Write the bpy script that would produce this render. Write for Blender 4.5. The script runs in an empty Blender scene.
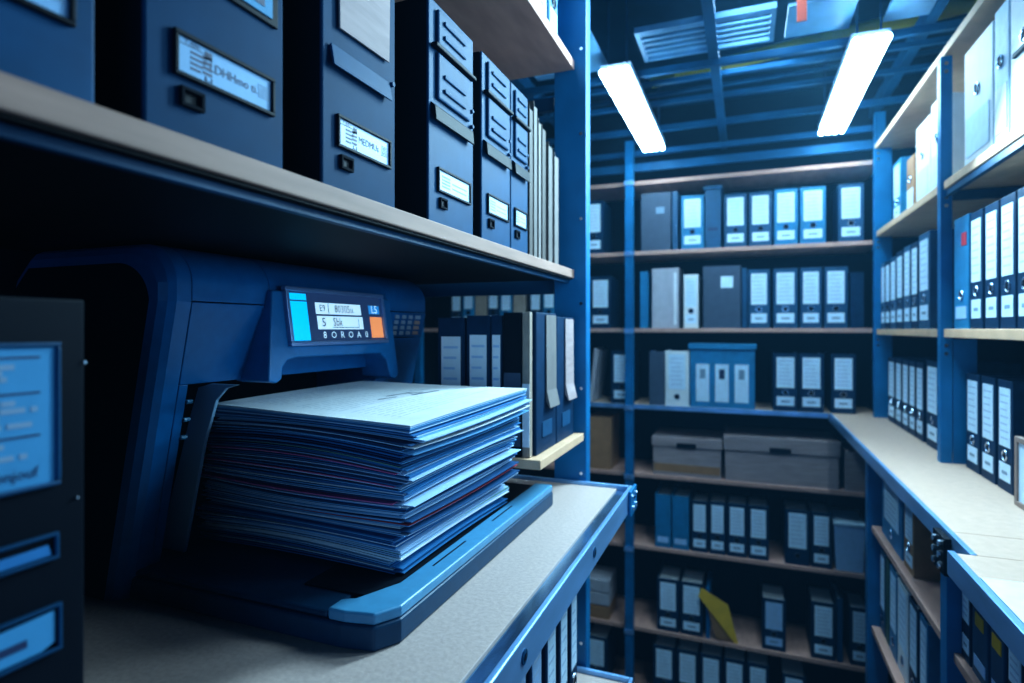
import bpy, bmesh, math, random
from mathutils import Vector, Matrix
random.seed(7)
R = math.radians
PI = math.pi
C = bpy.context.scene.collection
H = 2.05                    # eye height above the floor; heights below are given from eye level
S_, C_ = math.sin(R(21.55)), math.cos(R(21.55))
FPX = 590.0

def Yof(px, X):             # where a sight line at column px meets the plane X = const
    t = (px-512)/FPX
    return X*(C_+t*S_)/(-S_+t*C_)
def Xof(px, Y):
    t = (px-512)/FPX
    return Y*(-S_+t*C_)/(C_+t*S_)

# ------------------------------------------------------------------ materials
def mat(name, col, rough=.5, metal=0., var=0., scale=40., bump=0., stretch=None, emit=None, estr=0., spec=.5, alpha=None):
    m = bpy.data.materials.new(name); m.use_nodes = True
    nt = m.node_tree; b = nt.nodes['Principled BSDF']
    b.inputs['Base Color'].default_value = (*col, 1)
    b.inputs['Roughness'].default_value = rough
    b.inputs['Metallic'].default_value = metal
    b.inputs['Specular IOR Level'].default_value = spec
    if emit:
        b.inputs['Emission Color'].default_value = (*emit, 1)
        b.inputs['Emission Strength'].default_value = estr
    if alpha is not None:
        b.inputs['Transmission Weight'].default_value = alpha
    if var or bump:
        tc = nt.nodes.new('ShaderNodeTexCoord'); mp = nt.nodes.new('ShaderNodeMapping')
        if stretch: mp.inputs['Scale'].default_value = stretch
        nz = nt.nodes.new('ShaderNodeTexNoise'); nz.inputs['Scale'].default_value = scale
        nz.inputs['Detail'].default_value = 5
        nt.links.new(tc.outputs['Object'], mp.inputs['Vector']); nt.links.new(mp.outputs['Vector'], nz.inputs['Vector'])
        if var:
            rp = nt.nodes.new('ShaderNodeValToRGB')
            rp.color_ramp.elements[0].position = .3; rp.color_ramp.elements[1].position = .7
            rp.color_ramp.elements[0].color = (*[c*(1-var) for c in col], 1)
            rp.color_ramp.elements[1].color = (*[min(1, c*(1+var)) for c in col], 1)
            nt.links.new(nz.outputs['Fac'], rp.inputs['Fac']); nt.links.new(rp.outputs['Color'], b.inputs['Base Color'])
        if bump:
            bp = nt.nodes.new('ShaderNodeBump'); bp.inputs['Strength'].default_value = bump
            bp.inputs['Distance'].default_value = .002
            nt.links.new(nz.outputs['Fac'], bp.inputs['Height']); nt.links.new(bp.outputs['Normal'], b.inputs['Normal'])
    return m

M = {}
M['rack']   = mat('rack_blue_steel', (.003, .145, .34), .42, .1, spec=.35, var=.18, scale=9)
M['rackd']  = mat('rack_dark_steel', (.002, .05, .12), .42, .1, spec=.3, var=.18, scale=9)
M['pan']    = mat('shade_pan_dark', (.006, .006, .008), .6, spec=.15, var=.2, scale=10)
M['edge']   = mat('brushed_steel_edge', (.24, .47, .80), .3, .55, var=.2, scale=14, stretch=(1, .2, 1))
M['steelin']= mat('polished_channel_steel', (.22, .40, .60), .18, .9, var=.6, scale=9, stretch=(4, .6, 4))
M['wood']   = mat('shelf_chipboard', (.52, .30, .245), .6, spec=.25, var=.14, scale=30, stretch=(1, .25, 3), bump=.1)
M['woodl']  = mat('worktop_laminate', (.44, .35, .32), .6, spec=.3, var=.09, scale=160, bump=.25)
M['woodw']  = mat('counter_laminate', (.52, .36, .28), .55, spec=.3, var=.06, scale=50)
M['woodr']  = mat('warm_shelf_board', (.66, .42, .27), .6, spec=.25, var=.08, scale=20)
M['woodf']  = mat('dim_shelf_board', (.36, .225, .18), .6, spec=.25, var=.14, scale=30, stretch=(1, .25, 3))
M['wall']   = mat('dark_painted_wall', (.003, .010, .022), .85, spec=.1, var=.2, scale=4)
M['floor']  = mat('dark_floor', (.03, .04, .055), .5, var=.25, scale=6)
M['ceil']   = mat('dark_blue_ceiling', (.003, .035, .075), .8, spec=.1, var=.35, scale=3)
M['beam']   = mat('ceiling_beam_blue', (.005, .085, .20), .6, .0, spec=.2, var=.25, scale=5)
M['boxf']   = mat('box_file_grey', (.003, .042, .105), .6, .0, spec=.08, var=.12, scale=22, bump=.05)
M['boxs']   = mat('box_file_side', (.003, .006, .012), .8, spec=.08)  # near-black: shade of the unlit box sides put into the colour
M['boxb']   = mat('box_file_blue', (.002, .055, .14), .55, .0, spec=.12, var=.15, scale=22)
M['black']  = mat('black_plastic', (.003, .006, .012), .55, spec=.12)
M['navy']   = mat('navy_binder', (.002, .028, .072), .55, spec=.2, var=.2, scale=25)
M['blue']   = mat('blue_binder', (.008, .18, .37), .5, var=.15, scale=25)
M['mid']    = mat('slate_blue_binder', (.004, .065, .15), .5, var=.15, scale=25)
M['grey']   = mat('charcoal_board', (.05, .075, .12), .6, var=.1, scale=25)
M['lgrey']  = mat('pale_grey_board', (.42, .42, .48), .6, var=.08, scale=25)
M['white']  = mat('white_board', (.72, .76, .80), .55, var=.05, scale=25)
M['cream']  = mat('cream_card', (.66, .60, .52), .6, var=.08, scale=25)
M['label']  = mat('paper_label', (.60, .77, .92), .6, var=.07, scale=35)
M['labelb'] = mat('blue_paper_label', (.36, .55, .80), .5, var=.06, scale=35)
M['boxlab'] = mat('box_label_paper', (.24, .43, .66), .6, spec=.2, var=.06, scale=35)
M['notice'] = mat('notice_paper', (.065, .27, .48), .6, spec=.2, var=.06, scale=35)
M['ink']    = mat('grey_ink', (.20, .30, .42), .7)
M['faint']  = mat('faint_print', (.40, .54, .72), .7)
M['print']  = mat('pale_grey_print', (.42, .50, .58), .7)
M['dink']   = mat('dark_ink', (.012, .03, .09), .6)
M['card']   = mat('brown_cardboard', (.34, .17, .08), .75, var=.12, scale=18)
M['cardg']  = mat('grey_archive_card', (.34, .26, .26), .75, var=.16, scale=10, stretch=(1, 1, 8))
M['lbrown'] = mat('dimmed_grey_folder', (.17, .15, .145), .7, var=.12, scale=25)
M['dfold'] = mat('dimmed_cream_folder', (.12, .105, .10), .7, var=.12, scale=25)
M['dbrown'] = mat('dark_brown_folder', (.06, .045, .04), .7, var=.12, scale=25)
M['manila'] = mat('manila_folder', (.34, .27, .22), .7, var=.14, scale=30)
M['yellow'] = mat('yellow_envelope', (.75, .45, .04), .6, var=.1, scale=15)
M['red']    = mat('red_label', (.55, .03, .05), .5)
M['orange'] = mat('orange_tag', (.80, .10, .03), .5)
M['chrome'] = mat('chrome', (.55, .65, .78), .18, 1.)
M['pblk']   = mat('printer_shade_black', (.003, .006, .012), .6, spec=.12)  # black stands in for shade on the near side and in the cavity
M['pblue']  = mat('printer_blue_plastic', (.002, .125, .34), .38, .0, spec=.3, var=.08, scale=60, bump=.04)
M['pfas']   = mat('printer_fascia', (.010, .15, .37), .38, .0, spec=.35, var=.08, scale=60)
M['ptray']  = mat('tray_dark_plastic', (.005, .045, .10), .42, spec=.3, var=.1, scale=80, bump=.05)
M['prim']   = mat('tray_rim_grey', (.065, .25, .42), .36, .0, var=.08, scale=80)
M['guide']  = mat('paper_guide_plastic', (.26, .46, .66), .5)
M['bezel']  = mat('screen_bezel', (.20, .30, .52), .28, .4)
M['scr']    = mat('screen_navy', (.018, .040, .10), .3, emit=(.03, .07, .18), estr=.35)
M['cyan']   = mat('screen_cyan', (.0, .45, .75), .4, emit=(.0, .50, .95), estr=.75)
M['lcd']    = mat('screen_white', (.6, .8, .9), .4, emit=(.55, .82, 1.), estr=.55)
M['lcdo']   = mat('screen_orange', (.8, .32, .12), .4, emit=(1., .36, .14), estr=.5)
M['lcdb']   = mat('screen_blue', (.02, .2, .5), .4, emit=(.03, .30, .75), estr=.5)
M['key']    = mat('keypad_grey', (.42, .48, .58), .5)
M['keyo']   = mat('keypad_peach', (.70, .42, .34), .5)
M['lamp']   = mat('fluorescent_tube', (1, 1, 1), .4, emit=(.50, .82, 1.), estr=22)
M['fix']    = mat('fixture_housing', (.35, .45, .6), .45, .3)
M['duct']   = mat('yellow_duct', (.42, .38, .03), .5, var=.2, scale=8)
M['panel']  = mat('pale_blue_panel', (.12, .32, .55), .35, var=.3, scale=6)
M['acry']   = mat('blue_plastic_sleeve', (.05, .25, .50), .2, alpha=.35)
M['framew'] = mat('wood_frame', (.28, .20, .17), .55, var=.15, scale=30)
M['green']  = mat('dark_green_spine', (.02, .08, .06), .6)
for i, (n, c) in enumerate([('a', (.78, .84, .88)), ('b', (.14, .40, .68)), ('c', (.02, .17, .40)), ('d', (.42, .62, .82)), ('e', (.005, .07, .19))]):
    M['pap'+n] = mat('paper_tone_'+n, c, .6, var=.06, scale=30)  # blue tones put the dim blue shade of the stack into the paper colour
M['pink'] = mat('pink_paper', (.72, .16, .36), .6)
M['redp'] = mat('red_paper', (.42, .05, .07), .6)
M['grnp'] = mat('green_paper', (.16, .34, .30), .6)

# ------------------------------------------------------------------ mesh building
_txt_cache = {}
def text_geo(body):
    if body not in _txt_cache:
        cu = bpy.data.curves.new('lettering', 'FONT'); cu.body = body; cu.size = 1; cu.resolution_u = 2
        cu.align_x = 'CENTER'; cu.align_y = 'CENTER'
        o = bpy.data.objects.new('lettering', cu); C.objects.link(o)
        dg = bpy.context.evaluated_depsgraph_get()
        me = bpy.data.meshes.new_from_object(o.evaluated_get(dg))
        _txt_cache[body] = ([tuple(v.co) for v in me.vertices], [tuple(p.vertices) for p in me.polygons])
        bpy.data.objects.remove(o); bpy.data.curves.remove(cu); bpy.data.meshes.remove(me)
    return _txt_cache[body]

class MB:
    def __init__(s): s.v = []; s.f = []; s.mi = []
    def add(s, vs, fs, mi=0):
        n = len(s.v); s.v += [tuple(v) for v in vs]
        for f in fs: s.f.append(tuple(i+n for i in f)); s.mi.append(mi)
        return s
    def box(s, x0, x1, y0, y1, z0, z1, mi=0):
        x0, x1 = sorted((x0, x1)); y0, y1 = sorted((y0, y1)); z0, z1 = sorted((z0, z1))
        vs = [(x, y, z) for z in (z0, z1) for y in (y0, y1) for x in (x0, x1)]
        return s.add(vs, [(0,2,3,1), (4,5,7,6), (0,1,5,4), (2,6,7,3), (0,4,6,2), (1,3,7,5)], mi)
    def prism(s, poly, axis, a0, a1, mi=0, poly2=None):
        def P(p, a):
            u, w = p
            return {'x': (a, u, w), 'y': (u, a, w), 'z': (u, w, a)}[axis]
        n = len(poly); q = poly2 or poly
        vs = [P(p, a0) for p in poly]+[P(p, a1) for p in q]
        fs = [tuple(range(n))[::-1], tuple(range(n, 2*n))]+[(i, (i+1) % n, n+(i+1) % n, n+i) for i in range(n)]
        return s.add(vs, fs, mi)
    def cyl(s, p0, p1, r, seg=12, mi=0, r1=None):
        p0 = Vector(p0); p1 = Vector(p1); d = (p1-p0).normalized()
        a = d.orthogonal().normalized(); b = d.cross(a); r1 = r if r1 is None else r1
        vs = [p0+(a*math.cos(t)+b*math.sin(t))*r for t in [2*PI*i/seg for i in range(seg)]]
        vs += [p1+(a*math.cos(t)+b*math.sin(t))*r1 for t in [2*PI*i/seg for i in range(seg)]]
        fs = [tuple(range(seg))[::-1], tuple(range(seg, 2*seg))]+[(i, (i+1) % seg, seg+(i+1) % seg, seg+i) for i in range(seg)]
        return s.add(vs, fs, mi)
    def torus(s, c, n, Rr, r, seg=20, sub=8, mi=0):
        c = Vector(c); n = Vector(n).normalized(); a = n.orthogonal().normalized(); b = n.cross(a)
        vs = []
        for i in range(seg):
            t = 2*PI*i/seg; d = a*math.cos(t)+b*math.sin(t)
            for j in range(sub):
                u = 2*PI*j/sub; vs.append(c+d*(Rr+r*math.cos(u))+n*r*math.sin(u))
        fs = [(i*sub+j, ((i+1) % seg)*sub+j, ((i+1) % seg)*sub+(j+1) % sub, i*sub+(j+1) % sub) for i in range(seg) for j in range(sub)]
        return s.add(vs, fs, mi)
    def text(s, body, size, pos, xdir, ydir, mi=0, sx=1.):
        vs, fs = text_geo(body); xd = Vector(xdir); yd = Vector(ydir); p = Vector(pos)
        return s.add([p+xd*(v[0]*size*sx)+yd*(v[1]*size) for v in vs], fs, mi)
    def build(s, name, mats, parent=None, origin=(0, 0, 0), bevel=0, seg=2, smooth=False, fix=True):
        me = s.mesh(name, mats, origin, fix, smooth)
        return put(name, me, parent, bevel, seg)
    def mesh(s, name, mats, origin=(0, 0, 0), fix=True, smooth=False):
        me = bpy.data.meshes.new(name)
        o = origin
        me.from_pydata([(v[0]-o[0], v[1]-o[1], v[2]-o[2]) for v in s.v], [], s.f)
        if not isinstance(mats, (list, tuple)): mats = [mats]
        for m in mats: me.materials.append(m)
        for p, i in zip(me.polygons, s.mi): p.material_index = i; p.use_smooth = smooth
        if fix:
            bm = bmesh.new(); bm.from_mesh(me); bmesh.ops.recalc_face_normals(bm, faces=bm.faces); bm.to_mesh(me); bm.free()
        me.update()
        return me

def put(name, me, parent=None, bevel=0, seg=2):
    o = bpy.data.objects.new(name, me); C.objects.link(o)
    if parent is not None: o.parent = parent
    if bevel:
        b = o.modifiers.new('bevel', 'BEVEL'); b.width = bevel; b.segments = seg; b.limit_method = 'ANGLE'; b.angle_limit = R(40)
        b.harden_normals = False
    return o

def tag(o, label=None, cat=None, group=None, kind=None):
    if label: o['label'] = label
    if cat: o['category'] = cat
    if group: o['group'] = group
    if kind: o['kind'] = kind
    return o
def thing(name, label, cat, loc=(0, 0, 0), rotz=0, group=None):
    o = bpy.data.objects.new(name, None); C.objects.link(o)
    o.empty_display_size = .05
    o.location = (loc[0], loc[1], loc[2]+H); o.rotation_euler = (0, 0, rotz)
    return tag(o, label, cat, group)
def struct(name, mb, m):
    o = mb.build(name, m); o.location.z = H
    return tag(o, name.replace('_', ' '), 'room', None, 'structure')

# ------------------------------------------------------------------ room
struct('floor', MB().box(-2.1, 1.1, -1.8, 3.7, -H-.05, -H), M['floor'])
struct('wall_back', MB().box(-2.1, 1.1, 3.62, 3.7, -H, 1.32), M['wall'])
struct('wall_left', MB().box(-2.1, -2.02, -1.8, 3.62, -H, 1.32), M['wall'])
struct('wall_right', MB().box(1.0, 1.1, -1.8, 3.62, -H, 1.32), M['wall'])
struct('ceiling', MB().box(-2.1, 1.1, -1.8, 3.7, 1.32, 1.38), M['ceil'])
n = 0
for y, z0, z1 in ((2.36, .995, 1.02), (2.62, 1.06, 1.08), (2.86, 1.06, 1.08), (3.15, 1.03, 1.06)):
    n += 1; struct('trim_%d' % n, MB().box(-2.02, .99, y-.012, y+.012, z0, z1), M['beam'])
for x in (-.11,):
    n += 1; struct('trim_%d' % n, MB().box(x-.018, x+.018, 1.2, 3.55, 1.021, 1.058), M['beam'])
for x in (-.95, .62):
    n += 1; struct('trim_%d' % n, MB().box(x-.018, x+.018, 1.2, 3.55, 1.1, 1.16), M['beam'])

# ceiling fittings
def plate(name, lab, cat, m, x0, x1, y0, y1, z0, z1, group=None):
    cx, cy = (x0+x1)/2, (y0+y1)/2
    o = MB().box(x0-cx, x1-cx, y0-cy, y1-cy, 0, z1-z0).build(name, m)
    o.location = (cx, cy, z0+H)
    return tag(o, lab, cat, group)
v = thing('ceiling_vent', 'pale blue louvred vent in the ceiling between the two lights', 'vent', (-.02, 2.19, 1.03))
fr = MB().box(-.34, -.325, -.12, .12, 0, .02).box(.10, .115, -.12, .12, 0, .02).box(-.325, .10, -.12, -.105, 0, .02).box(-.325, .10, .105, .12, 0, .02)
fr.build('frame', M['panel'], v)
for k in range(5):
    MB().box(-.325, .10, -.095+k*.04, -.075+k*.04, .004, .010).build('slat', M['panel'], v)
plate('ceiling_panel', 'plain pale blue ceiling panel beside the louvred vent', 'panel', M['panel'], .13, .33, 2.08, 2.30, 1.03, 1.04)
plate('ceiling_panel', 'hazy blue ceiling panel to the left of the left light', 'panel', M['panel'], -.80, -.50, 2.0, 2.32, 1.03, 1.04)
plate('ceiling_panel', 'blue ceiling panel to the right of the right light', 'panel', M['panel'], .43, .56, 2.08, 2.30, 1.03, 1.04)
plate('hanging_tag', 'orange tag hanging from the ceiling between the lights', 'tag', M['orange'], .150, .178, 2.03, 2.035, .955, 1.32)
t = thing('ceiling_duct', 'long dull yellow duct running across under the dark ceiling', 'duct', (0, 2.86, 1.2))
MB().cyl((-.42, .05, 0), (.80, -.22, 0), .03, 16).build('pipe', M['duct'], t, smooth=True)
for q in ((-.30, .024, -.26, .015), (.30, -.109, .34, -.118)): MB().cyl((q[0], q[1], 0), (q[2], q[3], 0), .036, 16).build('clamp', M['duct'], t)
t = thing('ceiling_pipe', 'thin pale blue pipe across the ceiling behind the yellow duct', 'pipe', (0, 3.03, 1.17))
MB().cyl((-.9, 0, 0), (.95, -.08, 0), .012, 12).build('tube', M['beam'], t, smooth=True)

def light_fixture(x0, x1, y0, y1, z, lab, hang=True):
    cx, cy = (x0+x1)/2, (y0+y1)/2; w = x1-x0; L = y1-y0
    t = thing('fluorescent_light', lab, 'light', (cx, cy, z), 0, 'fluorescent ceiling lights')
    MB().box(-w/2, w/2, -L/2+.02, L/2-.02, .027, .05).build('housing', M['fix'], t, bevel=.004)
    for k in range(4):
        x = -w/2+w*(k+.5)/4
        MB().cyl((x, -L/2, .013), (x, L/2, .013), w/8*.86, 14).build('tube', M['lamp'], t, smooth=False)
    if hang:
        for sx in (-.3, .3):
            for sy in (-.44, .44):
                MB().cyl((sx*w, sy*L, .05), (sx*w, sy*L, 1.315-z), .004, 8).build('hanger', M['rackd'], t)
    return t
light_fixture(-.50, -.385, 2.13, 3.13, .925, 'left of the two glowing fluorescent ceiling lights, nearer the printer shelf')
light_fixture(.325, .44, 2.2, 3.17, .925, 'right of the two glowing fluorescent ceiling lights, above the counter')

# ------------------------------------------------------------------ racks
def bolts(mb, pts, axis, r=.006):
    for p in pts:
        q = Vector(p); mb.cyl(q, q+Vector(axis)*.004, r, 8)
    return mb

# left rack, beside the printer
LX = -.375
t = thing('shelving_rack', 'blue steel rack with wooden shelves over the printer at left', 'shelves', (LX, 1.37, -H))
O = (LX, 1.37, -H)
def post(x0, x1, y0, y1, z0=-H, z1=1.1, par=t, org=O, m='rack', face='y'):
    mb = MB()
    # angle-iron upright: one wide flange and one return flange
    mb.box(x0, x1, y0, y0+.004, z0, z1); mb.box(x1-.006, x1, y0+.004, y1, z0, z1); mb.box(x0, x0+.006, y0+.004, y1, z0, z1)
    u = mb.build('upright', M[m], par, org, bevel=.0015)
    z = math.ceil(z0*5)/5+.06
    while z < z1:
        MB().cyl(((x1-.012), y0-.001, z), ((x1-.012), y0+.0005, z), .004, 8).build('bolt', M['chrome'], u, org); z += .2
    return u
post(-.425, -.347, 1.352, 1.392)
post(-1.0, -.94, 1.352, 1.392)
post(-.425, -.36, -.44, -.40)
post(-1.0, -.94, -.44, -.40)
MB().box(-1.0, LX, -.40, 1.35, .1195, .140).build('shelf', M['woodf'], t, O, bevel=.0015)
MB().box(-.999, -.379, -.399, 1.349, .1165, .1192).build('shade_pan', M['pan'], t, O)  # dark steel pan added so the shelf underside looks shaded
MB().box(-.396, -.388, -.40, 1.35, .108, .1163).build('shelf_rail', M['rackd'], t, O, bevel=.001)
MB().box(-1.0, LX, -.40, 1.35, .612, .634).build('shelf', M['wood'], t, O, bevel=.0015)
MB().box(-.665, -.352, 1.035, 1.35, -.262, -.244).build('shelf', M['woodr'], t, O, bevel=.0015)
for z0, z1 in ((.530, .560), (.085, .118), (-.285, -.265)): MB().box(-.94, -.43, 1.362, 1.380, z0, z1).build('cross_brace', M['rackd'], t, O, bevel=.001)
MB().box(-1.0, -.244, -.30, 1.335, -.83, -.80).build('shelf', M['woodl'], t, O, bevel=.0015)
e = MB().box(-.243, -.236, -.30, 1.345, -.842, -.790).box(-1.0, -.244, 1.336, 1.345, -.842, -.790)
e.build('shelf_rail', M['edge'], t, O, bevel=.001)
MB().box(-1.012, -1.002, -.40, 1.35, -.9, 1.1).build('back_panel', M['wall'], t, O)

# back rack
BY = 3.25
BZ = [.807, .424, .004, -.412, -.786, -1.178, -1.626, -2.0]
tb = thing('shelving_rack', 'tall blue steel rack of binders filling the back wall', 'shelves', (-.6, BY, -H)); O2 = (-.6, BY, -H)
for k, z in enumerate(BZ):
    MB().box(-1.95, .60, BY, 3.60, z-.022, z).build('shelf', M['woodw'] if k == 3 else M['wood'], tb, O2, bevel=.002)
MB().box(-1.95, .378, BY-.006, BY-.0005, BZ[3]-.024, BZ[3]+.001).build('edge_strip', M['edge'], tb, O2, bevel=.001)
for x in (-.585, -1.90, .59):
    u = MB().box(x-.022, x+.022, BY-.042, BY-.036, -H, 1.02).box(x-.022, x-.016, BY-.036, BY-.003, -H, 1.02).box(x+.016, x+.022, BY-.036, BY-.003, -H, 1.02)
    u = u.build('upright', M['rack'], tb, O2, bevel=.001)
    for z in BZ[:-1]:
        MB().box(x-.026, x+.026, BY-.047, BY-.042, z-.028, z-.002).build('clip', M['edge'], u, O2, bevel=.001)
for z0, z1 in ((.86, .905), (.945, .975)): MB().box(-1.95, .60, BY+.002, BY+.02, z0, z1).build('header_beam', M['beam'], tb, O2, bevel=.001)

# right rack (upper) + counter + right rack (lower)
RX = .566
RZ = [.862, .452, .0, ]
tr = thing('shelving_rack', 'blue steel rack with wooden shelves standing on the right counter', 'shelves', (RX, 2.7, -.41)); O3 = (RX, 2.7, -.41)
for z in RZ:
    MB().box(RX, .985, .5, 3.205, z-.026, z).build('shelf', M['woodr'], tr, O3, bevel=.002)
for (y0, y1, w) in ((2.165, 2.20, .03), (3.16, 3.20, .07), (.5, .53, .03)):
    x0 = RX-.008
    u = MB().box(x0, x0+w, y0, y0+.005, -.41, .835).box(x0, x0+.006, y0+.005, y1, -.41, .835).build('upright', M['rack'], tr, O3, bevel=.001)
    for z in RZ:
        for dz in (.05, .075): MB().cyl((x0+.014, y0-.002, z-dz), (x0+.014, y0+.001, z-dz), .006, 8).build('bolt', M['chrome'], u, O3)
MB().box(RX+.024, RX+.085, 2.168, 2.173, -.41, -.03).build('side_panel', M['rack'], tr, O3, bevel=.001)
MB().box(RX+.026, .98, 2.176, 2.196, .395, .424).build('cross_brace', M['rackd'], tr, O3, bevel=.001)
MB().box(RX+.004, RX+.018, .535, 2.16, .405, .424).build('cross_brace', M['rackd'], tr, O3, bevel=.001)

tc_ = thing('counter', 'long pale wooden counter with blue steel edge along the right side', 'counter', (.38, 2.0, -.45)); O4 = (.38, 2.0, -.45)
MB().box(.392, .985, 1.437, 3.238, -.436, -.410).build('worktop', M['woodw'], tc_, O4, bevel=.001)
MB().box(.392, .985, 1.303, 1.4355, -.436, -.410).build('worktop', M['woodw'], tc_, O4, bevel=.001)
MB().box(.358, .985, .3, 1.302, -.436, -.410).build('worktop', M['woodw'], tc_, O4, bevel=.001)
MB().box(.380, .391, 1.303, 3.238, -.448, -.408).build('edge_strip', M['edge'], tc_, O4, bevel=.0015)
MB().box(.345, .357, .3, 1.302, -.450, -.406).build('edge_strip', M['edge'], tc_, O4, bevel=.0015)
b = MB().box(.366, .379, 1.40, 1.475, -.49, -.415)
bb = b.build('corner_bracket', M['black'], tc_, O4, bevel=.002)
for dy in (.018, .055):
    for dz in (-.475, -.452, -.43): MB().cyl((.360, 1.40+dy, dz), (.366, 1.40+dy, dz), .007, 8).build('bolt', M['chrome'], bb, O4)
o = MB().prism([(-.0, -.42), (.20, -.42), (.20, .42), (.0, .42)], 'z', 0, .003).build('white_board', M['label'])
o.location = (.3585, .76, -.4095+H); tag(o, 'smooth bluish white board lying on the near end of the right counter', 'board')

tl = thing('shelving_rack', 'low rack with brown shelves of files under the right counter', 'shelves', (.40, 1.9, -H)); O5 = (.40, 1.9, -H)
LZ = [-.675, -1.02, -1.42]
for z in LZ:
    MB().box(.405, .985, .5, 1.485, z-.02, z).build('shelf', M['wood'], tl, O5, bevel=.002)
    MB().box(.405, .985, 1.535, 2.345, z-.02, z).build('shelf', M['wood'], tl, O5, bevel=.002)
for y0 in (1.487, 2.347, .46):
    MB().box(.394, .455, y0, y0+.046, -H, -.452).build('upright', M['rack'], tl, O5, bevel=.002)
MB().box(.97, .982, .5, 2.35, -H+.05, -.46).build('back_panel', M['card'], tl, O5)

# ------------------------------------------------------------------ desk
td = thing('workbench', 'pale chipboard workbench with raised steel edge under the printer', 'workbench', (-.6, .6, -.40)); O6 = (-.6, .6, -.40)
DZ = -.362
MB().box(-.999, -.271, -.30, 1.333, DZ-.022, DZ).build('worktop', M['woodl'], td, O6, bevel=.001)
MB().box(-.270, -.246, -.30, 1.333, DZ-.010, DZ-.004).build('edge_channel', M['steelin'], td, O6)
f = MB().box(-.245, -.236, -.30, 1.346, -.402, DZ+.007).build('edge_strip', M['edge'], td, O6, bevel=.002)
for y in (.30, .635, .975):
    MB().cyl((-.2362, y, -.376), (-.2345, y, -.376), .0085, 14, 0).cyl((-.2346, y, -.376), (-.2338, y, -.376), .0045, 6, 1).build('screw', [M['rackd'], M['chrome']], f, O6)
MB().box(-.999, -.246, 1.334, 1.346, -.402, DZ+.007).build('edge_strip', M['edge'], td, O6, bevel=.002)
br = MB().box(-.2355, -.229, 1.28, 1.352, -.408, -.352).build('corner_bracket', M['rack'], td, O6, bevel=.002)
for (y, z) in ((1.30, -.368), (1.335, -.368), (1.30, -.392), (1.335, -.392)): MB().cyl((-.229, y, z), (-.225, y, z), .005, 8).build('bolt', M['chrome'], br, O6)
for y in (.2, .9): MB().box(-.99, -.30, y, y+.03, -.40, DZ-.0225).build('under_rail', M['rackd'], td, O6)

# ------------------------------------------------------------------ printer
PO = (-.75, .865, DZ)
pr = thing('printer', 'large dark blue office printer with colour control panel on the workbench', 'printer', PO)
def PX(z): return -.684-(.036-z)*.215 if z < .036 else -.684
def front_profile(z0, z1, back):      # closed (x,z) profile between two heights, sloping front
    return [(back, z0), (PX(z0), z0), (PX(z1), z1), (back, z1)]
BK = -.985
def dome(off=0.):
    pts = [(BK, .0375), (-.684-off, .0375)]
    for k in range(19):
        a = k/18*PI/2
        pts.append((-.684-off-.06+.06*math.cos(a), .060+.053*math.sin(a)-off*.5))
    pts += [(BK+.03, .113-off*.5), (BK, .085)]
    return pts
# side cap (near end), with rounded outer corner
mb = MB()
poly = [(BK, DZ+.0)]+[(PX(z), z) for z in (DZ, -.2, -.08, .036)]+[(p[0], p[1]) for p in dome()[1:]]
def inset(poly, d): return [(x-d if x > -.8 else x+d*0, z-d if z > .06 else z) for x, z in poly]
secs = [(.532, .026), (.535, .014), (.542, .005), (.551, 0), (.5725, 0)]
for (ya, da), (yb, db) in zip(secs[:-1], secs[1:]):
    mb.prism(inset(poly, da), 'y', ya, yb, 0, inset(poly, db))
bm_ = mb
me = MB(); nn = len(poly)
vs = []
for y, dd in secs: vs += [(x, y, z) for x, z in inset(poly, dd)]
fs = []; mis = []
me.add(vs, [], 0)
for s in range(len(secs)-1):
    for i in range(nn):
        fs.append((s*nn+i, s*nn+(i+1) % nn, (s+1)*nn+(i+1) % nn, (s+1)*nn+i)); mis.append(0)
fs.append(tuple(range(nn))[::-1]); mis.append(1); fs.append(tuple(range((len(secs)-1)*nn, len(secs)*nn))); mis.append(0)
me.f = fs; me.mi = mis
o = me.build('side_cover', [M['pblue'], M['pblk']], pr, PO); tag(o, 'near side cover with painted-in shade')
# top cover, seam at y = .80
for (ya, yb) in ((.574, .710), (.7112, 1.030), (1.0312, 1.188)):
    MB().prism(dome(), 'y', ya, yb).build('top_cover', M['pblue'], pr, PO, bevel=.0012)
secs = [(1.188, 0), (1.195, .005), (1.202, .016)]
mb = MB()
for (ya, da), (yb, db) in zip(secs[:-1], secs[1:]): mb.prism(dome(da), 'y', ya, yb, 0, dome(db))
mb.build('top_end', M['pblue'], pr, PO)
# upper body
MB().prism(front_profile(-.076, .036, BK), 'y', .574, 1.030).build('upper_body', M['pblue'], pr, PO, bevel=.0012)
# left cheek below, right cheek
MB().prism(front_profile(DZ, -.0762, -.80), 'y', .574, .588).build('cheek', M['pblue'], pr, PO, bevel=.001)
rp = [(BK, DZ), (-.72, DZ), (-.712, -.2), (PX(-.12), -.13), (PX(-.02)+.002, -.019), (BK, -.019)]
rp2 = [(x-.012 if x > -.8 else x, z) for x, z in rp]
mb = MB().prism(rp, 'y', 1.0312, 1.185).prism(rp, 'y', 1.185, 1.199, 0, rp2)
mb.build('cheek', M['pblue'], pr, PO)
mb = MB().prism(front_profile(-.0175, .036, BK), 'y', 1.0312, 1.192)
mb.build('keypad_panel', M['pblue'], pr, PO, bevel=.002)
# cavity back
MB().box(BK, -.86, .574, 1.0305, DZ, -.077).build('rear_body', M['pblk'], pr, PO)
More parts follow.
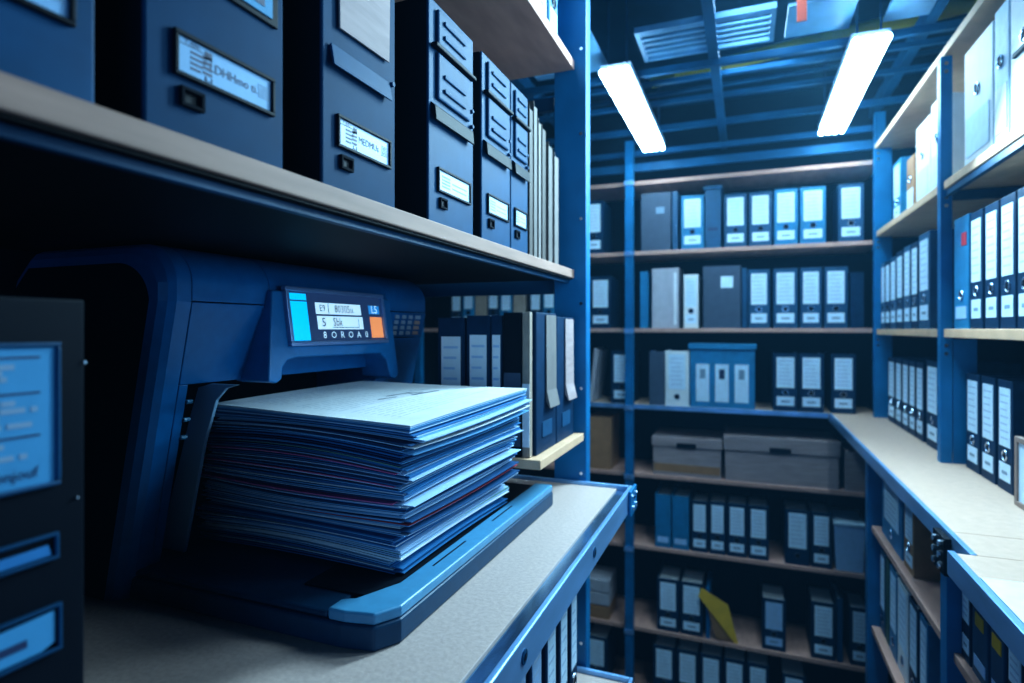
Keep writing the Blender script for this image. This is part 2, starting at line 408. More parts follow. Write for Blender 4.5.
# paper stop arm
ap = [(-.802, -.322), (-.752, -.322), (-.712, -.16), (-.690, -.10), (-.672, -.083), (-.650, -.077), (-.70, -.077), (-.724, -.083), (-.742, -.13)]
MB().prism(ap, 'y', .617, .6225).build('paper_guide', M['guide'], pr, PO, bevel=.001)
for z in (-.10, -.125, -.15): MB().cyl((PX(z)+.001, .588, z), (PX(z)+.001, .597, z), .003, 8).build('guide_pin', M['prim'], pr, PO)
# control panel bulge
def CX(z): return -.676+(.07-z)*.15     # tilts outwards towards the bottom
fp = [(.706, .060), (1.028, .060), (1.028, -.092), (1.012, -.100), (.998, -.094), (.990, -.060), (.974, -.047), (.745, -.045), (.722, -.049), (.710, -.060), (.706, -.076), (.694, -.082), (.678, -.078)]
mb = MB(); n = len(fp)
vs = [(-.72, y, z) for y, z in fp]+[(CX(z), y, z) for y, z in fp]
mb.add(vs, [tuple(range(n))[::-1], tuple(range(n, 2*n))]+[(i, (i+1) % n, n+(i+1) % n, n+i) for i in range(n)])
cp = mb.build('control_panel', M['pfas'], pr, PO, bevel=.003, seg=3)
# bezel frame and display, drawn in (u right, v down) on the tilted face
Y0, Y1, Zt, Zb = .727, .996, .068, -.027
def SP(u, v, off=0.): z = Zt+(Zb-Zt)*v; return (CX(z)+.0005+off, Y0+(Y1-Y0)*u, z)
def quad(mb, u0, u1, v0, v1, off0, off1, mi=0):
    vs = [SP(u, v, o) for o in (off0, off1) for v in (v0, v1) for u in (u0, u1)]
    mb.add(vs, [(0,2,3,1), (4,5,7,6), (0,1,5,4), (2,6,7,3), (0,4,6,2), (1,3,7,5)], mi)
    return mb
mb = MB(); a = .028; c = .075
quad(mb, 0, 1, 0, c, -.003, .007); quad(mb, 0, 1, 1-c, 1, -.003, .007); quad(mb, 0, a, c, 1-c, -.003, .007); quad(mb, 1-a, 1, c, 1-c, -.003, .007)
mb.build('bezel', M['bezel'], cp, PO, bevel=.0015)
S = lambda u: a+(1-2*a)*u
V = lambda v: c+(1-2*c)*v
xd = Vector((0, 1, 0)); yd = Vector((-.15, 0, 1)).normalized()
mb = MB()
quad(mb, S(0), S(1), V(0), V(1), 0, .001, 0)
quad(mb, S(.005), S(.17), V(.04), V(.17), .001, .0016, 1); quad(mb, S(.005), S(.17), V(.20), V(.985), .001, .0016, 1)
quad(mb, S(.25), S(.74), V(.20), V(.44), .001, .0016, 2); quad(mb, S(.255), S(.75), V(.48), V(.76), .001, .0016, 2)
quad(mb, S(.375), S(.381), V(.21), V(.43), .0016, .0018, 3)
quad(mb, S(.40), S(.70), V(.71), V(.725), .0016, .0018, 3); quad(mb, S(.695), S(.70), V(.52), V(.725), .0016, .0018, 3)
quad(mb, S(.84), S(.975), V(.20), V(.40), .001, .0016, 4)
quad(mb, S(.845), S(.995), V(.47), V(.96), .001, .0016, 5)
def st(body, size, u, v, mi, sx=1.):
    mb.text(body, size, SP(S(u), V(v), .0021), xd, yd, mi, sx)
st('E9', .016, .315, .32, 3); st('80305u.', .0185, .55, .325, 3, .95)
st('5', .021, .315, .62, 3, 1.1); st('Sbk', .021, .46, .61, 3, .85)
st('L5', .021, .908, .30, 2)
for k, ch in enumerate('8OROA0'): st(ch, .0165, .31+k*.093, .885, 2, 1.1)
mb.build('display', [M['scr'], M['cyan'], M['lcd'], M['dink'], M['lcdb'], M['lcdo'], M['key']], cp, PO, fix=False)
# keypad
for i in range(4):
    for j in range(4):
        y = 1.066+i*.027; z = .026-j*.0115
        MB().box(PX(z)-.001, PX(z)+.0022, y, y+(.015 if i < 3 else .022), z-.004, z+.004).build('key', M['keyo'] if i == 3 and j != 0 else M['key'], pr, PO, bevel=.0008)
# lower tray
tp = [(-.86, .549), (-.425, .549), (-.385, .556), (-.368, .585), (-.366, 1.158), (-.86, 1.158)]
MB().prism(tp, 'z', DZ+.0, -.333).build('tray_base', M['ptray'], pr, PO, bevel=.004, seg=3)
tp2 = [(-.86, .553), (-.447, .553), (-.447, 1.15), (-.86, 1.15)]
MB().prism(tp2, 'z', -.3328, -.325).build('tray_bed', M['ptray'], pr, PO, bevel=.003)
tp3 = [(-.445, .551), (-.422, .551), (-.386, .558), (-.369, .587), (-.367, 1.156), (-.405, 1.156), (-.405, .64), (-.43, .585), (-.445, .575)]
rim = MB().prism(tp3, 'z', -.3328, -.319).build('tray_rim', M['prim'], pr, PO, bevel=.003, seg=3)
for y0, y1 in ((.70, .80), (.90, .99)):
    MB().box(-.392, -.3895, y0, y1, -.3191, -.3186).build('slot', M['black'], rim, PO)
MB().prism([(-.52, .60), (-.406, .60), (-.406, 1.15), (-.52, 1.15)], 'z', -.3249, -.3225).build('tray_mat', M['black'], pr, PO)

# ------------------------------------------------------------------ the paper stack
N = 96
z0s = -.3215; pitch = .00222; thick = .0012
def lerp(a, b, f): return a+(b-a)*f
tone = ['papa']*5+['papb']*6+['papc']*7+['papd']*5+['pape']*5
special = {14: 'grnp', 33: 'redp', 47: 'pink', 58: 'pink', 66: 'pink', 70: 'grnp'}
rng = random.Random(21)
dx = dy = dr = 0.
for k in range(N):
    f = k/(N-1)
    cx = lerp(-.600, -.545, f); cy = lerp(.838, .808, f); rot = lerp(-1.5, -4.2, f)
    if k % 5 == 0 or k > 90:
        dx = rng.uniform(-.006, .008); dy = rng.uniform(-.005, .005); dr = rng.uniform(-.9, .9)
    jx = dx+rng.uniform(-.003, .004); jy = dy+rng.uniform(-.003, .003); jr = dr+rng.uniform(-.4, .4)
    if rng.random() < .22: jx += rng.uniform(.005, .016)
    if k in (47, 58, 66): jx = -.010; jy = -.008; jr = 0
    if k == 33: jx = .012; jy = .004; jr = 0
    if k >= N-5: jx = jy = 0; jr = 0
    w = .358; L = .345
    a = R(rot+jr); ca, sa = math.cos(a), math.sin(a)
    A1 = .006*math.sin(k/10.+.6); A2 = .0045*math.sin(k/8.+1)
    nu, nv = 12, 6
    def surf(u, v, dz=0.):
        x = (u-.5)*w; y = (v-.5)*L
        z = z0s+k*pitch+A1*math.sin(PI*u)*(1-.6*v)+A2*math.sin(PI*v)*.8
        z += f*(-.010*(u-.25)**2*(1-v)*1.5+.006*v)
        z += max(0, .008-(k*.0003))*0
        return (cx+jx+x*ca-y*sa, cy+jy+x*sa+y*ca, z+dz)
    mb = MB(); vs = []
    for dz in (0, thick):
        for j in range(nv+1):
            for i in range(nu+1): vs.append(surf(i/nu, j/nv, dz))
    fs = []; o1 = (nu+1)*(nv+1)
    for j in range(nv):
        for i in range(nu):
            q = j*(nu+1)+i
            fs.append((q, q+nu+1, q+nu+2, q+1)); fs.append((o1+q, o1+q+1, o1+q+nu+2, o1+q+nu+1))
    edge = [i for i in range(nu+1)]+[j*(nu+1)+nu for j in range(1, nv+1)]+[nv*(nu+1)+i for i in range(nu-1, -1, -1)]+[j*(nu+1) for j in range(nv-1, 0, -1)]
    for q in range(len(edge)):
        e0, e1 = edge[q], edge[(q+1) % len(edge)]; fs.append((e0, e1, o1+e1, o1+e0))
    mb.add(vs, fs)
    m = M[special.get(k, rng.choice(tone))]
    if k >= N-8: m = M['papa'] if k == N-1 else M[('papb', 'papd', 'papc')[k % 3]]
    if k == N-1:
        r2 = random.Random(3)
        def stroke(u0, u1, v0, v1):
            mb.add([surf(u0, v0, thick+.0003), surf(u1, v0, thick+.0003), surf(u1, v1, thick+.0003), surf(u0, v1, thick+.0003)], [(0, 1, 2, 3)], 1)
        for row in range(26):
            u = .10+row*.031; v = .10
            if row in (7, 8, 17): continue
            end = r2.uniform(.5, .9)
            while v < end:
                l = r2.uniform(.015, .06); stroke(u, u+.0045, v, min(end, v+l)); v += l+.012
        for u0, v0, v1 in ((.52, .50, .66), (.56, .62, .70), (.60, .58, .78), (.55, .40, .50)):
            mb.add([surf(u0, v0, thick+.0006), surf(u0+.012, v0, thick+.0006), surf(u0+.035, v1, thick+.0006), surf(u0+.025, v1, thick+.0006)], [(0, 1, 2, 3)], 2)
    org = (cx, cy, z0s+k*pitch)
    o = mb.build('paper_sheet', [m, M['print'], M['dink']], None, org, fix=True)
    o.location = (org[0], org[1], org[2]+H)
    if k == N-1: lab = 'printed white sheet lying on top of the tall paper stack'
    elif k == 0: lab = 'bottom sheet of the tall paper stack, resting on the printer tray'
    elif k in special:
        lab = {14: 'greenish sheet near the bottom of the tall paper stack', 33: 'red-edged sheet low in the tall paper stack', 47: 'lowest of three pink sheets in the tall paper stack',
               58: 'middle one of three pink sheets in the tall paper stack', 66: 'highest of three pink sheets in the tall paper stack', 70: 'greenish sheet high in the tall paper stack, above the pink ones'}[k]
    else: lab = 'plain white or blue-shaded sheet inside the tall paper stack on the printer'
    tag(o, lab, 'paper', 'sheets stacked on the printer tray')

# ------------------------------------------------------------------ box files, left upper shelf (front = local -Y)
XD, ZD = (1, 0, 0), (0, 0, 1)
def box_file(y0, y1, kind, lab, text='', h=.315, d=.30, xf=-.400, cover='boxf'):
    w = y1-y0
    t = thing('box_file', lab, 'box file', (xf, (y0+y1)/2, .1402), PI/2, 'box files on the shelf above the printer')
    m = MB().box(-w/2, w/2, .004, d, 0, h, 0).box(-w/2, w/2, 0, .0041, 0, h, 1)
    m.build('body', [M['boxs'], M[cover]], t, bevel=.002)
    a0, a1 = -w/2+.16*w, w/2-.10*w
    zl0, zl1 = .052, .0865
    fr = MB(); k = .0035
    fr.box(a0, a1, -.004, 0, zl0, zl0+k).box(a0, a1, -.004, 0, zl1-k, zl1).box(a0, a0+k, -.004, 0, zl0+k, zl1-k).box(a1-k, a1, -.004, 0, zl0+k, zl1-k)
    hold = fr.build('label_holder', M['black'], t, bevel=.0008)
    c = MB().box(a0+k, a1-k, -.0016, -.0002, zl0+k, zl1-k, 0)
    b0, b1, c0, c1 = a0+k, a1-k, zl0+k, zl1-k; W = b1-b0; Hh = c1-c0; yy = -.0019
    def ql(u0, u1, v0, v1, mi=1): c.box(b0+W*u0, b0+W*u1, yy, yy+.0003, c0+Hh*v0, c0+Hh*v1, mi)
    if kind != 'panel':
        for q in range(4): ql(.12, .22+.02*q, .16+q*.15+.03, .26+q*.15); ql(.24, .33, .22+q*.15, .31+q*.15)
        ql(.02, .30, .80, .82); ql(.26, .33, .70, .90)
        ql(.26, .33, .05, .07); ql(.26, .275, .05, .18); ql(.32, .33, .05, .18)
        for q in range(7): ql(.84, .97, .32+q*.065, .345+q*.065, 2)
        c.text(text, .0105, (b0+W*.57, yy-.0001, c0+Hh*.50), XD, ZD, 1, .95)
        c.text('T.dde.', .006, (b0+W*.14, yy-.0001, c0+Hh*.90), XD, ZD, 1)
    else:
        for q in range(4): ql(.10, .35, .2+q*.17, .28+q*.17, 2)
        ql(.42, .9, .30, .36, 2); ql(.42, .9, .55, .61, 2)
    c.build('label_card', [M['boxlab'] if kind == 'plain' else M['labelb'], M['dink'], M['ink']], hold)
    # finger latch
    l0 = -w/2+.20*w; l1 = l0+.021; z0, z1 = .030, .045; k = .003
    MB().box(l0, l1, -.004, 0, z0, z0+k).box(l0, l1, -.004, 0, z1-k, z1).box(l0, l0+k, -.004, 0, z0+k, z1-k).box(l1-k, l1, -.004, 0, z0+k, z1-k).box(l0+k, l1-k, -.0008, 0, z0+k, z1-k, 1).build('latch', [M['boxs'], M['black']], t, bevel=.0006)
    if kind == 'plain':
        u = MB().box(-w/2+.52*w, w/2-.07*w, -.003, 0, .1335, .19, 0).build('upper_holder', M['black'], t, bevel=.001)
        MB().box(-w/2+.56*w, w/2-.13*w, -.0042, -.003, .139, .188, 0).box(-w/2+.70*w, w/2-.2*w, -.0046, -.0042, .145, .152, 1).build('label_card', [M['notice'], M['dink']], u)
    if kind == 'slip':
        u = MB().prism([(-w/2+.18*w, .177), (-w/2+.86*w, .179), (-w/2+.88*w, .31), (-w/2+.16*w, .31)], 'y', -.004, -.002)
        o = u.build('paper_slip', M['cardg'], t)
        fl = MB().prism([(0., .154), (-.005, .133), (-.007, .133), (-.003, .156)], 'x', -w/2+.08*w, w/2-.12*w)
        fl.build('flap', M['boxb'], t, bevel=.0006)
        MB().cyl((w/2-.012, -.006, .155), (w/2-.012, 0, .155), .003, 10).build('rivet', M['boxb'], t)
    if kind == 'panel':
        for (z0, z1) in ((.255, .305), (.180, .245)):
            p = MB().box(-w/2+.14*w, w/2-.14*w, -.005, 0, z0, z1).build('plate', M['boxb'], t, bevel=.003, seg=2)
            for dz in (.012, .032): MB().box(-w/2+.24*w, w/2-.28*w, -.008, -.005, z0+dz, z0+dz+.006).build('ridge', M['boxb'], p, bevel=.0015)
        MB().box(-w/2+.04*w, w/2-.05*w, -.010, 0, .247, .253).build('handle_bar', M['black'], t, bevel=.002)
        fl = MB().prism([(0., .172), (-.007, .166), (-.009, .146), (-.006, .146), (0., .160)], 'x', -w/2+.04*w, w/2-.10*w)
        fl.build('flap', M['black'], t, bevel=.001)
        for z in (.176, .20): MB().cyl((w/2-.010, -.005, z), (w/2-.010, 0, z), .003, 10).build('rivet', M['boxb'], t)
    return t
box_file(.122, .262, 'plain', 'blue-grey box file at the left end of the upper shelf, cut by the frame', 'LDHmoth', cover='boxb')
box_file(.296, .433, 'plain', 'dark grey box file with long printed label in black holder', 'LDHHmo ti.')
box_file(.487, .622, 'slip', 'box file with a grey paper slip hanging above its printed label', 'MEDMUs', cover='boxf')
box_file(.704, .846, 'panel', 'first of the ridged blue box files, beside a wide dark gap', cover='boxb')
box_file(.878, 1.004, 'panel', 'middle ridged blue box file on the shelf above the printer', cover='boxb')
box_file(1.008, 1.098, 'panel', 'narrow ridged blue box file next to the beige folders', cover='boxb')
for k, (y, w, h, m, lab) in enumerate([(1.118, .020, .31, 'manila', 'brown paper folder touching the last ridged box file'), (1.145, .022, .325, 'cream', 'tall cream folder between brown paper folders on the upper shelf'),
        (1.172, .016, .30, 'lgrey', 'thin pale grey folder leaning among beige folders on the upper shelf'), (1.200, .024, .295, 'manila', 'thick brown folder in the middle of the beige folders'),
        (1.245, .030, .27, 'cream', 'short cream folder near the end of the upper shelf'), (1.290, .03, .26, 'lgrey', 'pale folder last on the upper shelf beside the blue post')]):
    t = thing('paper_folder', lab, 'folder', (-.40, y, .1402), PI/2+R((-.3, 0, -.3, .3, 1.5, -1)[k]), 'folders at the end of the upper shelf')
    MB().box(-w/2, -w/2+.0015, 0, .24, 0, h).box(w/2-.0015, w/2, 0, .24, 0, h*.97).box(-w/2, w/2, 0, .0015, 0, h*.97).build('cover', M[{'cream': 'dfold', 'lgrey': 'lbrown'}.get(m, 'dbrown')], t)  # cover colours darkened to offset the strong light on these spines
    MB().box(-w/2+.002, w/2-.002, .006, .23, .003, h*.93).build('papers', M['cardg'], t)

# ------------------------------------------------------------------ lever-arch binders (front = local -Y)
_cache = {}
def binder(loc, rz, w, h, lab, group, d=.24, cover='navy', style='two', ring=True, cat='binder', name='binder', lm='label', tilt=0.):
    t = thing(name, lab, cat, loc, rz, group)
    if tilt: t.rotation_euler = (0, tilt, rz)
    key = (round(w, 3), round(h, 3), d, cover, style, ring, lm)
    if key not in _cache:
        w = key[0]; h = key[1]
        L = []
        L.append(('cover', MB().box(-w/2, -w/2+.003, 0, d, 0, h).box(w/2-.003, w/2, 0, d, 0, h).box(-w/2+.003, w/2-.003, 0, .003, 0, h).mesh('cover', M[cover]), .0012))
        L.append(('papers', MB().box(-w/2+.005, w/2-.005, .012, d-.012, .006, h-.022).mesh('papers', M['white']), 0))
        lw = w*.36
        if style in ('two', 'tall', 'one'):
            z0, z1 = {'two': (.40, .93), 'tall': (.30, .94), 'one': (.22, .86)}[style]
            mb = MB().box(-lw, lw, -.0012, 0, z0*h, z1*h, 0)
            nl = 7
            for q in range(nl):
                zz = (z1-(z1-z0)*(q+1)/(nl+1.2))*h
                mb.box(-lw*.75, lw*(.75-.4*((q*37) % 5)/5), -.0015, -.0012, zz-.003, zz+.0015, 1)
            L.append(('spine_label', mb.mesh('spine_label', [M[lm], M['faint']]), 0))
        if style in ('two',):
            L.append(('lower_label', MB().box(-lw, lw, -.0012, 0, .09*h, .25*h, 0).box(-lw*.5, lw*.5, -.0015, -.0012, .15*h, .18*h, 1).mesh('lower_label', [M[lm], M['ink']]), 0))
        if style == 'plain':
            L.append(('lower_label', MB().box(-lw, lw, -.0012, 0, .09*h, .2*h, 0).mesh('lower_label', [M['labelb']]), 0))
        if ring:
            rz_ = {'two': .32, 'tall': .17, 'one': .12, 'plain': .3}.get(style, .3)*h; rr = min(.013, w*.26)
            L.append(('finger_ring', MB().torus((0, -.001, rz_), (0, 1, 0), rr, .0022, 16, 6, 0).cyl((0, -.0012, rz_), (0, 0, rz_), rr*.9, 14, 1).mesh('finger_ring', [M['chrome'], M['black']]), 0))
        _cache[key] = L
    for nm, me, bv in _cache[key]:
        put(nm, me, t, bv)
    return t

def row_back(z, items, shelf, group):
    for (p0, p1, h, lab, kw) in items:
        kw = dict(kw); Yp = kw.pop('Y', BY+.012)
        x0, x1 = Xof(p0, Yp), Xof(p1, Yp)
        binder(((x0+x1)/2, Yp, z+.0003), kw.pop('rz', 0), (x1-x0)-.001, h, lab, group, **kw)
G1 = 'binders on the top shelf of the back rack'
row_back(BZ[0]*0+BZ[1], [
    (585, 603, .30, 'navy binder alone on the back rack, top row left of the upright', {}),
    (641, 671, .315, 'wide charcoal file box, first right of the upright in the top back row', dict(cover='grey', style='none', ring=False)),
    (672, 678, .315, 'thin slate file beside the charcoal box in the top back row', dict(cover='mid', style='none', ring=False)),
    (681, 704, .285, 'top back row, blue binder just left of the tall slate file', dict(cover='blue')),
    (724, 747, .275, 'top back row, first binder right of the tall slate file', dict(cover='mid')),
    (749, 772, .275, 'top back row, second binder right of the tall slate file', dict(cover='mid')),
    (774, 798, .28, 'top back row, third binder right of the tall slate file, glare on label', dict(cover='blue')),
    (800, 826, .28, 'top back row, fourth binder right of the tall slate file, glare on label', dict(cover='blue')),
    (838, 864, .28, 'top back row, binder standing apart at the right end', dict(cover='mid')),
], 'top', G1)
def flared_file(p0, p1, z, h, lab, lid, m='mid', labels=0):
    Yp = BY+.012; x0, x1 = Xof(p0, Yp), Xof(p1, Yp); w = x1-x0
    t = thing('file_box', lab, 'file box', ((x0+x1)/2, Yp, z+.0003))
    MB().box(-w/2, w/2, 0, .26, 0, h-lid).build('body', M[m], t, bevel=.002)
    MB().box(-w/2-.008, w/2+.008, -.008, .268, h-lid, h).build('lid', M[m], t, bevel=.003)
    for k in range(labels):
        lw = w*.21; cx = -w/2+w*(.2+.3*k)
        f = MB().box(cx-lw/2, cx+lw/2, -.002, 0, .03, h*.68).build('spine_label', M['label'], t)
        MB().box(cx-lw*.2, cx+lw*.2, -.003, -.002, h*.45, h*.6).build('print_mark', M['dink' if k == 1 else 'ink'], f)
    if not labels:
        MB().box(-w*.3, w*.3, -.002, 0, h*.28, h*.33).build('label_slot', M['dink'], t)
    return t
flared_file(705, 721, BZ[1], .325, 'tall slate file with flared top in the top back row', .018)
G2 = 'binders on the second shelf of the back rack'
row_back(BZ[2], [
    (590, 611, .29, 'second back row, navy binder left of the upright', {}),
    (640, 648, .31, 'second back row, thin blue file beside the upright', dict(cover='blue', style='none', ring=False)),
    (703, 741, .325, 'second back row, wide charcoal file with pale sticker', dict(cover='grey', style='none', ring=False)),
    (742, 747, .31, 'second back row, thin slate file right of the charcoal one', dict(cover='mid', style='none', ring=False)),
    (748, 770, .30, 'second back row, first labelled binder right of the charcoal file', dict(cover='mid')),
    (773, 798, .30, 'second back row, second labelled binder right of the charcoal file', dict(cover='mid')),
    (800, 822, .30, 'second back row, third labelled binder right of the charcoal file', dict(cover='mid')),
    (824, 848, .30, 'second back row, fourth labelled binder right of the charcoal file', dict(cover='mid')),
    (850, 864, .27, 'second back row, dark file at the right end', dict(cover='navy', style='none', ring=False)),
], 'second', G2)
for o in [o for o in bpy.data.objects if o.get('label') == 'second back row, wide charcoal file with pale sticker' or str(o.get('label', '')).startswith('wide charcoal file box')]:
    big = 'sticker' in o['label']
    st_ = MB().box(-.005, .055, -.0015, 0, .21, .27) if big else MB().box(.0, .045, -.0015, 0, .20, .235)
    st_.build('sticker', M['label' if big else 'ink'], o)
t = thing('folder_box', 'pale grey slanted folder box on the second back shelf near the upright', 'folder box', (Xof(664, BY+.02), BY+.03, BZ[2]+.0003), 0)
MB().prism([(0, 0), (.24, 0), (.24, .335), (0, .325)], 'x', -.066, .075).build('body', M['lgrey'], t, bevel=.003)
MB().box(.050, .066, -.003, 0, .02, .30).build('spine_label', M['white'], t)
binder((Xof(691, BY+.012), BY+.012, BZ[2]+.0003), 0, .075, .285, 'white binder beside the pale slanted box on the second back shelf', G2, cover='white', style='two')
G3 = 'binders on the third shelf of the back rack'
row_back(BZ[3], [
    (611, 632, .29, 'third back row, navy binder left of the upright', {}),
    (649, 664, .29, 'third back row, greyish file next to the white binder', dict(cover='grey', style='none', ring=False)),
    (665, 689, .295, 'third back row, white binder left of the blue box', dict(cover='white', style='tall')),
    (773, 798, .29, 'third back row, first labelled binder right of the blue box', {}),
    (799, 824, .29, 'third back row, second labelled binder right of the blue box', {}),
    (831, 856, .29, 'third back row, labelled binder by the corner column', {}),
], 'third', G3)
flared_file(690, 755, BZ[3], .335, 'wide bright blue file box with three white labels on the third back shelf', .03, 'blue', 3)
t = thing('folder', 'grey folder leaning at the left end of the third back shelf', 'folder', (Xof(592, BY+.02), BY+.02, BZ[3]+.003)); t.rotation_euler = (0, R(6), 0)
MB().box(-.02, -.016, 0, .22, 0, .30).box(.006, .01, 0, .22, 0, .29).box(-.02, .01, 0, .004, 0, .29).build('cover', M['lgrey'], t)
MB().box(-.015, .005, .006, .21, .004, .28).build('papers', M['white'], t)
# binders further left on the back rack, seen past the printer shelf
G4 = 'binders on the back rack seen past the printer'
for k in range(9):
    x = -1.66+k*.083+(.02 if k > 5 else 0)
    c = ('navy', 'blue', 'manila')[k % 3]
    lab = ('leftmost', 'middle', 'rightmost')[k//3]+' '+{'navy': 'navy binder', 'blue': 'bright blue binder', 'manila': 'brown file'}[c]+' in the far row glimpsed above the binders behind the printer'
    binder((x, BY+.015, BZ[2]+.0003), 0, .075, .30 if k % 2 else .27, lab, G4, cover=c, style='two' if c != 'manila' else 'none', ring=c != 'manila')

def carton(x0, x1, y0, y1, z, h, lab, m='card', lid=.0, hand=True, rz=0, band=None, group=None):
    w = x1-x0; d = y1-y0
    t = thing('cardboard_box', lab, 'box', ((x0+x1)/2, y0, z+.0003), rz, group)
    MB().box(-w/2, w/2, 0, d, 0, h-lid).build('body', M[m], t, bevel=.002)
    if lid: MB().box(-w/2-.006, w/2+.006, -.006, d+.006, h-lid, h).build('lid', M[m], t, bevel=.002)
    if hand:
        mb = MB().box(-.05, .05, -.008 if lid else -.002, 0, h-lid*.85-.012, h-lid*.85+.014) if lid else MB().box(-.045, .045, -.002, 0, h*.7, h*.78)
        mb.build('hand_hole', M['black'], t)
    if band: MB().box(-w/2+.004, w/2-.004, -.0015, 0, .02, h*.30).build('band', M[band], t)
    return t
G5 = 'archive boxes on the back rack'
Yb = BY+.012
carton(Xof(653, Yb), Xof(721, Yb), Yb, 3.56, BZ[4], .205, 'smaller archive box with brown lower band on the fourth back shelf', 'cardg', .05, True, 0, 'card', G5)
carton(Xof(725, Yb), Xof(839, Yb), Yb, 3.56, BZ[4], .235, 'large archive box with dark hand hole on the fourth back shelf', 'cardg', .075, True, 0, None, G5)
carton(Xof(845, Yb), Xof(872, Yb), Yb, 3.56, BZ[4], .19, 'brown box half hidden by the corner post on the fourth back shelf', 'cardg', 0, False, 0, None, G5)
carton(Xof(586, Yb), Xof(611, Yb), Yb, 3.5, BZ[4], .29, 'plain brown carton on the fourth back shelf left of the upright', 'card', 0, False, 0, None, G5)
G6 = 'binders on the fifth shelf of the back rack'
row_back(BZ[5], [
    (655, 671, .285, 'fifth back row, first of two plain blue binders', dict(cover='blue', style='plain', ring=False)),
    (672, 689, .285, 'fifth back row, second of two plain blue binders', dict(cover='blue', style='plain', ring=False)),
    (691, 708, .27, 'fifth back row, first labelled binder right of the plain blue pair', {}),
    (709, 726, .275, 'fifth back row, second labelled binder right of the plain blue pair', {}),
    (727, 747, .275, 'fifth back row, third labelled binder right of the plain blue pair', {}),
    (748, 769, .275, 'fifth back row, fourth labelled binder right of the plain blue pair', {}),
    (785, 810, .275, 'fifth back row, tall-labelled binder after the gap', dict(style='tall')),
    (811, 832, .275, 'fifth back row, binder beside the pale plastic box', {}),
], 'fifth', G6)
t = thing('storage_box', 'pale blue plastic storage box at the right end of the fifth back shelf', 'box', ((Xof(834, Yb)+Xof(866, Yb))/2, Yb, BZ[5]+.0003))
w = Xof(866, Yb)-Xof(834, Yb)
MB().prism([(-w/2+.01, 0), (w/2-.01, 0), (w/2, .22), (-w/2, .22)], 'y', 0, .24).build('body', M['labelb'], t, bevel=.003)
MB().box(-w/2-.004, w/2+.004, -.005, .245, .22, .235).build('lid', M['label'], t, bevel=.003)
t = thing('paper_pile', 'short pile of bundled papers on the sixth back shelf left of the upright', 'papers', (Xof(597, Yb), Yb, BZ[6]+.0003))
for k in range(3):
    MB().box(-.07, .07, 0, .2, k*.075, k*.075+.068).build('bundle', M['lgrey' if k else 'card'], t, bevel=.003)
G7 = 'binders on the sixth shelf of the back rack'
row_back(BZ[6], [
    (657, 679, .28, 'sixth back row, first binder right of the upright', {}),
    (680, 703, .28, 'sixth back row, second binder right of the upright', {}),
    (762, 786, .26, 'sixth back row, dim blue binder right of the yellow envelope', dict(lm='labelb')),
    (811, 836, .28, 'sixth back row, binder left of the thin slate file', {}),
    (837, 843, .31, 'sixth back row, thin slate file', dict(cover='mid', style='none', ring=False)),
    (850, 870, .28, 'sixth back row, binder at the right end', {}),
], 'sixth', G7)
plate('divider', 'thin blue metal divider beside the yellow envelope on the sixth back shelf', 'divider', M['rack'], Xof(706, Yb), Xof(710, Yb), BY+.012, BY+.25, BZ[6]+.0003, BZ[6]+.26)
t = thing('envelope', 'yellow envelope leaning open on the sixth back shelf', 'envelope', (Xof(738, Yb), BY+.015, BZ[6]+.0003)); t.rotation_euler = (0, R(-14), R(12))
MB().prism([(-.015, 0), (.0, 0), (.0, .20), (-.11, .31), (-.135, .27)], 'y', 0, .004).build('front', M['yellow'], t)
MB().prism([(-.10, .04), (.0, .0), (.0, .20), (-.11, .31)], 'y', .007, .010).build('back', M['card'], t)
G8 = 'binders on the lowest shelf of the back rack'
row_back(BZ[7], [(653+k*23.5, 653+k*23.5+22, .29, 'lowest back row, '+('first', 'second', 'third', 'fourth', 'fifth')[k]+' navy binder from the upright', {}) for k in range(5)]+
    [(782, 806, .27, 'lowest back row, navy binder after the gap', {}), (586, 607, .27, 'lowest back row, navy binder left of the upright', {})], 'lowest', G8)

# ------------------------------------------------------------------ right rack contents (spines face -X)
def right(p0, p1, X, z, h, lab, group, **kw):
    ya, yb = Yof(p1, X), Yof(p0, X)
    return binder((X, (ya+yb)/2, z+.0003), -PI/2, (yb-ya)-.002, h, lab, group, d=.22, **kw)
G9 = 'binders on the right rack, far bay'
for k, (a, b_) in enumerate(((881, 885), (885.3, 890), (890.3, 896), (896.4, 903), (903.7, 910.5), (911, 918), (918.5, 930))):
    right(a, b_, .582, RZ[2], (.30, .30, .305, .315, .32, .32, .335)[k], 'right rack far bay, '+('farthest', 'second farthest', 'third farthest', 'middle', 'third nearest', 'second nearest', 'nearest and tallest')[k]+' binder above the counter row', G9, cover='navy' if k % 2 else 'mid')
for k, (a, b_) in enumerate(((888, 895), (895.4, 901.8), (902.2, 908.6), (909, 915.5), (916, 923.5), (926, 939))):
    right(a, b_, .60, -.41, .285 if k < 5 else .30, 'right counter far bay, '+('farthest', 'second farthest', 'third farthest', 'third nearest narrow', 'nearest narrow', 'wide')[k]+' binder standing on the counter', 'binders standing on the counter', cover='navy')
G10 = 'binders on the right rack, near bay'
right(954, 969, .575, RZ[2], .32, 'blue binder with red label on the right rack beside the upright', G10, cover='blue', style='plain', lm='labelb')
o = [o for o in bpy.data.objects if str(o.get('label', '')).startswith('blue binder with red label')][0]
MB().box(.005, .045, -.0015, 0, .235, .272).build('red_label', M['red'], o)
right(970, 983, .575, RZ[2], .315, 'right rack near bay, first white-labelled binder after the red-labelled one', G10, cover='navy', style='two')
right(984.5, 999, .575, RZ[2], .315, 'right rack near bay, second white-labelled binder after the red-labelled one', G10, cover='navy', style='two')
right(1000, 1016, .575, RZ[2], .315, 'right rack near bay, third white-labelled binder after the red-labelled one', G10, cover='navy', style='two')
